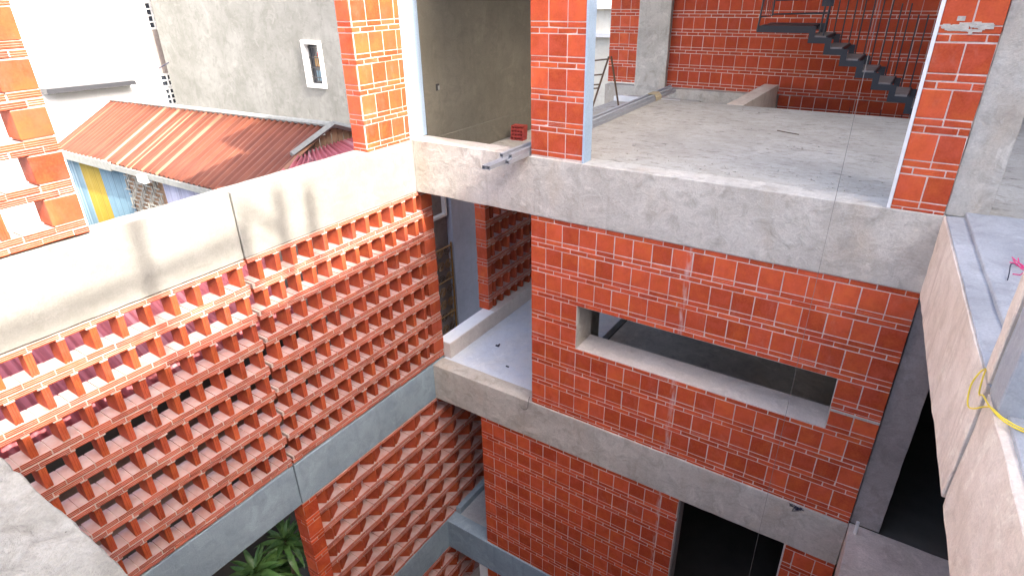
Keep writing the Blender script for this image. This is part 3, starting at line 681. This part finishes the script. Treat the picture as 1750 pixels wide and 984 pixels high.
for k in range(5): m.tube([(2.69+0.028*k, 5.21, 1.16), (2.70+0.028*k, 5.21, 2.0)], 0.004, 5)
m.tube([(2.83, 5.21, 1.19), (3.60, 5.21, 1.21)], 0.014, 6); m.tube([(2.85, 5.21, 1.38), (3.60, 5.21, 1.40)], 0.009, 6); m.tube([(3.60, 5.21, 0.9), (3.64, 5.21, 2.0)], 0.014, 6); m.tube([(3.54, 5.21, 0.93), (3.58, 5.21, 2.0)], 0.014, 6)
m.box((3.50, 5.20, 1.30), (3.66, 5.22, 1.40)); m.build('handrail_frame', MT['steel_d'], st)
# trestle
tr = root('scaffold_trestle', 'rusty scaffold trestle standing in the rear recess', 'trestle', (0.4, 4.4, -0.38))
A = [(0.28, 4.2, -0.38), (0.47, 4.45, 0.56)]; B = [(0.66, 4.6, -0.38), (0.49, 4.5, 0.56)]
for p in (A, B, [(-0.05, 4.2, -0.38), (0.06, 4.45, 0.50)]):
    m = MB(); m.tube(p, 0.016, 6); m.build('leg', MT['rusty'], tr)
for z in (0.06, 0.12, 0.28, 0.52):
    m = MB(); t = (z+0.38)/0.94; a = Vector((-0.3, 4.45, z-0.10)); b_ = Vector(A[0]).lerp(Vector(A[1]), t); m.tube([a, b_], 0.014, 6); m.build('rung', MT['rusty'], tr)
m = MB(); m.tube([(0.26, 4.18, -0.30), (0.34, 4.18, -0.30), (0.34, 4.18, -0.18), (0.26, 4.18, -0.18), (0.26, 4.18, -0.3)], 0.014, 6); m.build('shackle', MT['rusty'], tr)

# cords and cables
m = MB(); m.tube([(4.70, -0.15, 2.6), (4.698, -0.15, 0.5), (4.693, -0.15, -1.5), (4.69, -0.15, -6.3)], 0.0022, 6)
tag(m.build('plumb_line', MT['cord'], loc=(4.69, -0.15, -6.3)), 'thin plumb line hanging in front of the facade', 'cord')
def cable(name, label, cat, pts, r, mat, sub=6):
    P = [Vector(p) for p in pts]; out = []
    for i in range(len(P)-1):
        p0, p1, p2, p3 = P[max(i-1, 0)], P[i], P[i+1], P[min(i+2, len(P)-1)]
        for k in range(sub):
            t = k/sub
            out.append(0.5*((2*p1)+(p2-p0)*t+(2*p0-5*p1+4*p2-p3)*t*t+(3*p1-p0-3*p2+p3)*t**3))
    out.append(P[-1]); m = MB(); m.tube(out, r, 7)
    return tag(m.build(name, mat, loc=P[0], smooth=True), label, cat)
cable('yellow_cable', 'yellow cable looped over the right gallery edge at the joint, outer loop', 'cable',
      [(5.655, -2.36, 0.02), (5.625, -2.43, 0.03), (5.60, -2.50, -0.01), (5.60, -2.58, -0.06), (5.615, -2.63, -0.05), (5.655, -2.70, 0.02), (5.70, -2.79, 0.035), (5.80, -2.82, 0.03), (6.1, -2.80, 0.03)], 0.0036, MT['yellow'])
cable('yellow_cable', 'yellow cable looped over the right gallery edge at the joint, inner strand', 'cable',
      [(5.66, -2.35, 0.02), (5.642, -2.42, 0.02), (5.635, -2.52, -0.03), (5.638, -2.60, 0.01), (5.655, -2.72, 0.03), (5.71, -2.81, 0.03), (5.82, -2.84, 0.028), (6.1, -2.83, 0.028)], 0.0036, MT['yellow'])
cable('black_wire', 'short black wire bent up from the gallery floor', 'wire', [(5.77, -1.26, 0.05), (5.775, -1.2, 0.07), (5.79, -1.05, 0.075), (5.83, -0.98, 0.06)], 0.003, MT['black'])
m = MB()
for k in range(14):
    a = random.uniform(0, 6.28); p = Vector((5.91, -1.05, 0.055)); pts = [p]
    for j in range(4):
        a += random.uniform(-1, 1); p = p+Vector((math.cos(a)*0.035, math.sin(a)*0.05, random.uniform(-0.012, 0.02))); p.z = max(p.z, 0.05); pts.append(p)
    m.tube(pts, 0.0035, 5)
tag(m.build('thread_tangle', MT['pink'], loc=(5.885, -1.1, 0.05)), 'tangle of pink thread on the gallery floor at the right edge', 'thread')
m = MB(); m.tube([(5.525, -0.10, Z2T), (5.522, -0.10, -3.12)], 0.016, 10); tag(m.build('pipe_stub', MT['chrome'], loc=(5.525, -0.1, Z2T), smooth=False), 'short steel pipe stub standing on the lower gallery slab', 'pipe')
cable('loose_wire', 'thin loose wire hanging over the beam beside the slot window wall', 'wire', [(1.66, -0.005, -3.20), (1.655, -0.03, -3.27), (1.64, -0.03, -3.38), (1.58, -0.03, -3.42), (1.53, -0.028, -3.40)], 0.003, MT['black'])
m = MB()
for k in range(12):
    x = 4.98+random.gauss(0, 0.035); z = -3.29+random.gauss(0, 0.014); m.tube([(x, -0.024, z), (x+random.gauss(0, .035), -0.032, z+random.gauss(0, .02)), (x+random.gauss(0, .05), -0.026, z-random.random()*.03)], 0.004, 5)
tag(m.build('cable_scraps', MT['black'], loc=(4.98, -0.03, -3.29)), 'dark cable scraps at a broken brick above the doorway beam', 'cable')
m = MB(); m.box((0.47, 0.9, -3.286), (0.53, 0.93, -3.272)); m.box((0.50, 0.93, -3.286), (0.515, 0.97, -3.268)); m.box((0.92, 0.52, -3.286), (0.97, 0.54, -3.274))
tag(m.build('floor_scraps', MT['black'], loc=(0.6, 0.8, -3.286)), 'small dark scraps on the wet loggia floor', 'debris')
m = MB(); m.tube([(3.68, 2.52, 0.006), (3.85, 2.42, 0.012), (3.95, 2.41, 0.006)], 0.005, 6)
tag(m.build('steel_offcut', MT['rusty'], loc=(3.9, 2.4, 0)), 'thin rusty offcut lying on the top floor slab', 'debris')

bm = bmesh.new(); random.seed(21)
for k in range(230):
    if k % 3: x, y = random.uniform(1.75, 5.35), random.uniform(0.28, 4.0)
    else: x, y = random.uniform(2.3, 5.0), 0.30+abs(random.gauss(0, 0.25))
    s_ = random.uniform(0.003, 0.010)*(1.6 if random.random() < 0.08 else 1)
    g_ = bmesh.ops.create_icosphere(bm, subdivisions=1, radius=s_)['verts']
    for v in g_: v.co = Vector((v.co.x*random.uniform(.7, 1.5)+x, v.co.y*random.uniform(.7, 1.5)+y, v.co.z*random.uniform(.4, .9)+s_*0.35))
me = bpy.data.meshes.new('mortar_crumbs'); bm.to_mesh(me); bm.free()
o = link('mortar_crumbs', me, MT['grey']); tag(o, 'crumbs of mortar scattered over the top floor slab', 'rubble', kind='stuff')

# ================================================================== NEIGHBOURS
def corr(name, c00, c10, c11, c01, mat, parent, wave=0.15, amp=0.028, per=6, rows=3):
    """corrugated sheet between four corners; ribs run from edge 00-10 to edge 01-11"""
    c00, c10, c11, c01 = map(Vector, (c00, c10, c11, c01))
    n = max(2, int(((c10-c00).length+(c11-c01).length)/2/wave)*per)
    nor = (c10-c00).cross(c01-c00).normalized(); v = []; f = []
    L = (c00+c10+c11+c01)/4
    for j in range(rows+1):
        for i in range(n+1):
            s = i/n; p = c00.lerp(c10, s).lerp(c01.lerp(c11, s), j/rows)
            p = p+nor*(amp*math.sin(2*math.pi*i/per))
            v.append(p)
    for j in range(rows):
        for i in range(n): a = j*(n+1)+i; f.append((a, a+1, a+n+2, a+n+1))
    X = (c10-c00).normalized(); Z = nor; Y = Z.cross(X)
    Mx = Matrix((X, Y, Z)).transposed(); inv = Mx.inverted()
    me = bpy.data.meshes.new(name); me.from_pydata([tuple(inv @ (p-L)) for p in v], [], f); me.update()
    uvl = me.uv_layers.new(name='sheet'); w_ = ((c10-c00).length+(c11-c01).length)/2; h_ = (c01-c00).length; off = (L.x*0.37+L.y*0.61) % 7
    for lp in me.loops:
        vi = lp.vertex_index; uvl.data[lp.index].uv = ((vi % (n+1))/n*w_+off, (vi//(n+1))/rows*h_)
    for p in me.polygons: p.use_smooth = True
    o = link(name, me, mat, parent, L); o.rotation_euler = Mx.to_euler()
    if True:
        md = o.modifiers.new('thickness', 'SOLIDIFY'); md.thickness = 0.004
    return o
sh = root('tin_shed', 'long shed with rusty corrugated roof and blue and yellow tin walls', 'shed', (-7, 1, ZG))
def ridge(x): return Vector((x, 2.0, -0.58-0.14*(-3.87-x)/8.13))
def eave(x): return Vector((x, -0.12, -1.31))
xsr = [-12.0+i*(12.0-3.87)/9 for i in range(10)]; xse = [-10.5+i*(10.5-3.4)/9 for i in range(10)]
for i in range(9):
    dz = Vector((0, 0, 0.006*(i % 2)))
    corr('roof_sheet', eave(xse[i])+dz, eave(xse[i+1])+dz, ridge(xsr[i+1])+dz, ridge(xsr[i])+dz, MT['rust'], sh)
corr('roof_sheet', eave(-3.4), eave(-1.9), Vector((-3.3, 1.1, -0.9)), Vector((-3.87, 1.1, -0.92)), MT['redsheet'], sh)
corr('rear_roof_sheet', Vector((-3.5, 4.1, -1.3)), Vector((-12.4, 4.1, -1.4)), ridge(-12.0), ridge(-3.87), MT['rust'], sh)
corr('hip_sheet', Vector((-2.1, -0.1, -1.32)), Vector((-2.1, 3.4, -1.3)), Vector((-3.8, 2.6, -0.86)), Vector((-3.8, 1.25, -0.88)), MT['redsheet'], sh)
m = MB(); m.tube([ridge(-12.05)+Vector((0, 0, .02)), ridge(-7.5)+Vector((0, 0, .03)), ridge(-3.8)+Vector((0, 0, .03))], 0.055, 8); m.build('ridge_cap', MT['trim'], sh)
m = MB(); m.box((-3.80, 0, 0), (-3.79, 0, 0)); m.v = []; m.f = []
a, b_ = ridge(-3.82)+Vector((0, 0, 0.05)), Vector((-3.82, 1.02, -0.88)); m.tube([a, b_], 0.06, 4); m.build('barge_board', MT['trim'], sh)
m = MB(); m.tube([ridge(-3.82)+Vector((0, 0, 0.05)), Vector((-3.82, 3.0, -0.90))], 0.06, 4); m.build('barge_board', MT['trim'], sh)
m = MB(); m.tube([(-3.80, 1.05, -0.93), (-3.80, 3.05, -0.93)], 0.05, 4); m.build('tie_board', MT['trim'], sh)
for k in range(11):
    y = 1.30+k*0.14; top = -0.62-abs(y-2.0)*0.33
    if top > -0.90:
        m = MB(); m.box((-3.90, y, -0.93), (-3.885+0.01*(k % 2), y+0.12, top)); m.build('gable_board', MT['wood'], sh)
# front wall panels
def panel(x0_, x1_, mat, nm='wall_sheet'): corr(nm, (x0_, 0, -4.2), (x1_, 0, -4.2), (x1_, 0, -1.30), (x0_, 0, -1.30), mat, sh, 0.075, 0.012, 6, 2)
panel(-10.35, -9.75, MT['bluesheet']); panel(-9.75, -8.88, MT['yellowsheet']); panel(-8.88, -7.80, MT['bluesheet']); panel(-6.42, -4.35, MT['greysheet']); panel(-4.35, -1.9, MT['redsheet'])
m = MB(); m.box((-10.55, -0.15, -1.47), (-8.0, -0.05, -1.30)); m.build('fascia', MT['trim'], sh)
m = MB(); m.box((-7.98, -0.15, -1.43), (-2.0, -0.07, -1.325)); m.build('fascia', MT['trim'], sh)
m = MB(); m.box((-7.85, 0.02, -9.7), (-6.42, 0.12, -1.3)); m.build('lattice_backing', MT['wood'], sh)
m = MB(); m.box((-10.3, 0.05, -9.7), (-2.0, 4.0, -4.1)); m.build('lower_wall', MT['dark'], sh)
lw = MB(); random.seed(3)
for i in range(8):
    for j in range(9):
        x = -7.78+i*0.165; z = -1.45-j*0.19
        if (i+j) % 2: lw.box((x-0.01, -0.045, z-0.18), (x+0.012, -0.02, z+0.02)); lw.box((x+0.08, -0.043, z-0.10), (x+0.10, -0.022, z+0.10))
        else: lw.box((x-0.09, -0.044, z-0.012), (x+0.10, -0.021, z+0.012)); lw.box((x-0.02, -0.042, z-0.10), (x+0.17, -0.023, z-0.08))
lw.build('lattice', MT['trim'], sh)
m = MB(); m.box((-6.86, -0.22, -1.50), (-6.62, -0.08, -1.36)); m.build('lamp_housing', MT['white'], sh)

gh = root('neighbour_house', 'tall grey rendered neighbouring house with one narrow window', 'house', (-13.2, 8, ZG))
m = MB()
for q in rects(-18.4, -8.0, ZG, 9.0, [(-10.52, -9.86, -0.86, 0.29)]): m.box((q[0], 7.0, q[2]), (q[1], 7.3, q[3]))
m.box((-18.4, 7.301, ZG), (-18.15, 14, 9.0)); m.build('house_wall', MT['house_grey'], gh)
wd = MB()
for q in ((-10.60, -10.50, -0.94, 0.37), (-9.88, -9.78, -0.94, 0.37)): wd.box((q[0], 6.93, q[2]), (q[1], 7.1, q[3]))
wd.box((-10.50, 6.931, -0.94), (-9.88, 7.1, -0.84)); wd.box((-10.50, 6.931, 0.27), (-9.88, 7.1, 0.37)); wo = wd.build('window_frame', MT['white'], gh)
m = MB(); m.box((-10.5, 7.16, -0.86), (-9.86, 7.2, 0.29)); m.build('window_pane', MT['glass'], wo)
for k in range(4):
    m = MB(); m.box((-10.5, 7.08, -0.68+0.28*k), (-9.88, 7.10, -0.655+0.28*k)); m.build('window_bar', MT['steel_d'], wo)
for k in range(3):
    m = MB(); m.box((-10.36+0.16*k, 7.085, -0.85), (-10.345+0.16*k, 7.095, 0.28)); m.build('window_bar', MT['steel_d'], wo)
for k, (c, x, z) in enumerate((('gold', -10.2, -0.22), ('redbrick', -10.05, -0.10), ('bluesheet', -10.2, -0.62))):
    m = MB(); m.box((x-0.12, 7.13, z-0.14), (x+0.14, 7.155, z+0.14)); m.build('curtain_patch', MT[c], wo)
wh = root('neighbour_house', 'bright whitewashed neighbouring house with rusty canopy at far left', 'house', (-19.5, 3, ZG))
m = MB(); m.box((-19.6, -14, ZG), (-19.0, 12, 9)); m.build('house_wall', MT['house_white'], wh)
m = MB(); m.prism([(3.0, -1.16), (5.8, -1.20), (5.8, -1.06), (3.0, -1.0)], 0, -19.0, -18.45); m.build('canopy', MT['steel_d'], wh)
def grid_window(y0, y1, z0, z1, nv, nh):
    m = MB(); m.box((-19.02, y0, z0), (-18.985, y1, z1)); p = m.build('window_pane', MT['glass'], wh)
    m = MB()
    for k in range(nv+1): y = y0+(y1-y0)*k/nv; m.box((-18.985, y-0.025, z0), (-18.955, y+0.025, z1))
    for k in range(nh+1): z = z0+(z1-z0)*k/nh; m.box((-18.984, y0, z-0.025), (-18.956, y1, z+0.025))
    m.build('window_grille', MT['white'], p)
grid_window(7.0, 7.7, -2.3, -1.55, 4, 4); grid_window(6.95, 7.7, -1.45, -1.05, 3, 2); grid_window(7.05, 7.9, 0.55, 1.4, 4, 4); grid_window(7.1, 7.9, 1.6, 2.6, 4, 4)
m = MB(); m.box((-18.99, 7.0, -1.0), (-18.97, 7.9, 0.5)); m.build('shutter', MT['dark'], wh)
cable('slack_cable', 'slack black cable strung across the white house', 'cable', [(-18.6, 5.6, -1.0), (-18.3, 6.3, -0.85), (-18.0, 6.9, -0.55)], 0.02, MT['black'])
rh = root('neighbour_house', 'cream neighbouring house glimpsed behind the rear trestle', 'house', (-2, 13, ZG))
m = MB(); m.box((-6.5, 13.0, ZG), (0.6, 13.4, 6.0)); m.build('house_wall', MT['cream'], rh)
for z in (0.2, 1.0, 2.2):
    m = MB(); m.box((-6.0, 12.85, z), (0.6, 13.0, z+0.12)); m.build('floor_band', MT['house_white'], rh)

# low red roof and alley behind the left screen
lr = root('lean_to', 'low lean-to with faded red tin roof behind the left screen', 'shed', (-1.6, -3.4, ZG))
for i in range(4):
    y0_ = -6.6+i*1.35
    corr('roof_sheet', (-1.0, y0_, -2.1), (-1.0, y0_+1.36, -2.1), (-2.8, y0_+1.36, -1.12), (-2.8, y0_, -1.12), MT['redsheet'], lr, 0.10, 0.02)
m = MB(); m.box((-2.9, -6.6, ZG), (-2.78, -1.2, -1.2)); m.build('rear_wall', MT['soil_shade'], lr)  # dark wall colour stands for the shade behind the plants
m = MB(); m.box((-2.78, -1.3, ZG), (-1.1, -1.2, -2.1)); m.build('end_wall', MT['soil_shade'], lr)
m = MB(); m.box((-2.78, -6.6, -3.7), (-1.1, -1.3, -3.6)); m.build('loft_floor', MT['wood'], lr)
aw = root('alley_wall', 'plain blue-grey neighbouring wall seen through the loggia opening', 'wall', (-1.6, 3.8, ZG))
m = MB(); m.box((-1.7, 2.42, ZG), (-1.5, 6.0, -0.95)); m.build('wall_face', MT['bluewall'], aw)
aw = root('alley_wall', 'dark stained wall strip behind the ornamental grille', 'wall', (-1.7, 1.6, ZG))
m = MB(); m.box((-1.8, -1.1, ZG), (-1.62, 2.415, -0.95)); m.build('wall_face', MT['dark'], aw)
m = MB()
for q in ((1.85, 1.9, -1.98, -1.2), (2.30, 2.35, -1.98, -1.2)): m.box((-1.62, q[0], q[2]), (-1.54, q[1], q[3]))
m.box((-1.62, 1.9, -1.98), (-1.541, 2.30, -1.93)); tag(m.build('window_frame', MT['white'], loc=(-1.6, 2.26, -1.92)), 'white window frame high on the dark alley wall', 'window frame')
gg = root('iron_grille', 'ornamental iron grille with golden scrolls in the alley', 'grille', (-1.52, 2.2, -4.6))
m = MB()
for y in (1.74, 2.38): m.tube([(-1.53, y, -4.7), (-1.53, y, -2.5)], 0.018, 6)
for z in (-4.6, -3.9, -3.2, -2.55): m.tube([(-1.53, 1.74, z), (-1.53, 2.38, z)], 0.014, 6)
m.build('grille_frame', MT['gold'], gg)
for j in range(8):
    for i in range(3):
        cy, cz = 1.85+0.21*i, -4.45+0.26*j; m = MB(); pts = []
        for k in range(15):
            t = k/14*4.2*math.pi; r = 0.10*(1-k/18); pts.append((-1.53, cy+r*math.cos(t*(1 if (i+j) % 2 else -1)), cz+r*math.sin(t)))
        m.tube(pts, 0.008, 5); m.build('scroll', MT['gold'] if (i+j) % 3 else MT['rusty'], gg)

# plants
leafm = NT('dracaena_leaf'); _p = leafm.obj(); _oi = leafm.n.new('ShaderNodeObjectInfo').outputs['Random']
lc = leafm.mix(_oi, (0.035, 0.10, 0.022), (0.10, 0.20, 0.05)); lc = leafm.mix(leafm.ramp(leafm.noise(_p, 14, 3), 0.4, 0.7, 0, 0.5), lc, (0.16, 0.26, 0.09))
MT['leaf'] = leafm.out(lc, 0.38, 0.4)
MT['stem'] = plain('dracaena_stem', (0.10, 0.075, 0.05), 0.9)
_leafs = []
for vi in range(4):
    v = []; f = []; n = 9; L = 0.50; Wd = 0.044
    droop = (0.25, 0.45, 0.7, 0.9)[vi]
    for i in range(n+1):
        t = i/n; wv = Wd*math.sin(math.pi*min(1, t*0.88+0.12))**0.8+0.004*(1-t)
        a = 0.55-droop*1.5*t; 
        x = L*t*math.cos(a*0.6); z = L*t*math.sin(a)*0.75
        v += [(x, -wv, z+0.014), (x, 0, z), (x, wv, z+0.014)]
    for i in range(n): a = i*3; f += [(a, a+1, a+4, a+3), (a+1, a+2, a+5, a+4)]
    me = bpy.data.meshes.new('leaf'); me.from_pydata(v, [], f); me.update(); me.materials.append(MT['leaf'])
    for p in me.polygons: p.use_smooth = True
    _leafs.append(me)
def plant(label, loc, n=44, sc=1.0, seed=1):
    random.seed(seed); x, y, z = loc
    rt = root('dracaena', label, 'plant', (x, y, ZG), 'leafy plants in the alley')
    m = MB(); m.tube([(x+0.1, y-0.1, ZG), (x+0.03, y, (ZG+z)/2), (x, y, z)], [0.05, 0.035, 0.022], 8); m.build('stem', MT['stem'], rt)
    for i in range(n):
        t = i/n; az = i*2.399+random.gauss(0, .2); el = 0.95-1.25*t+random.gauss(0, .12)
        o = link('leaf', _leafs[min(3, int(t*3+random.random()))], None, rt, (x, y, z-0.16*t*sc))
        o.rotation_euler = (random.gauss(0, .25), -el*0.8, az); s_ = sc*(0.7+0.5*t+random.gauss(0, .08)); o.scale = (s_, s_*1.05, s_)
plant('leafy green plant nearer the tiled pier below the left beam', (-0.72, -2.44, -4.98), 46, 0.85, 4)
plant('leafy green plant at the bottom edge below the left beam', (-0.72, -2.92, -5.08), 48, 0.95, 9)
plant('darker leafy plant lower down behind the other two', (-1.05, -2.45, -5.75), 40, 0.9, 15)
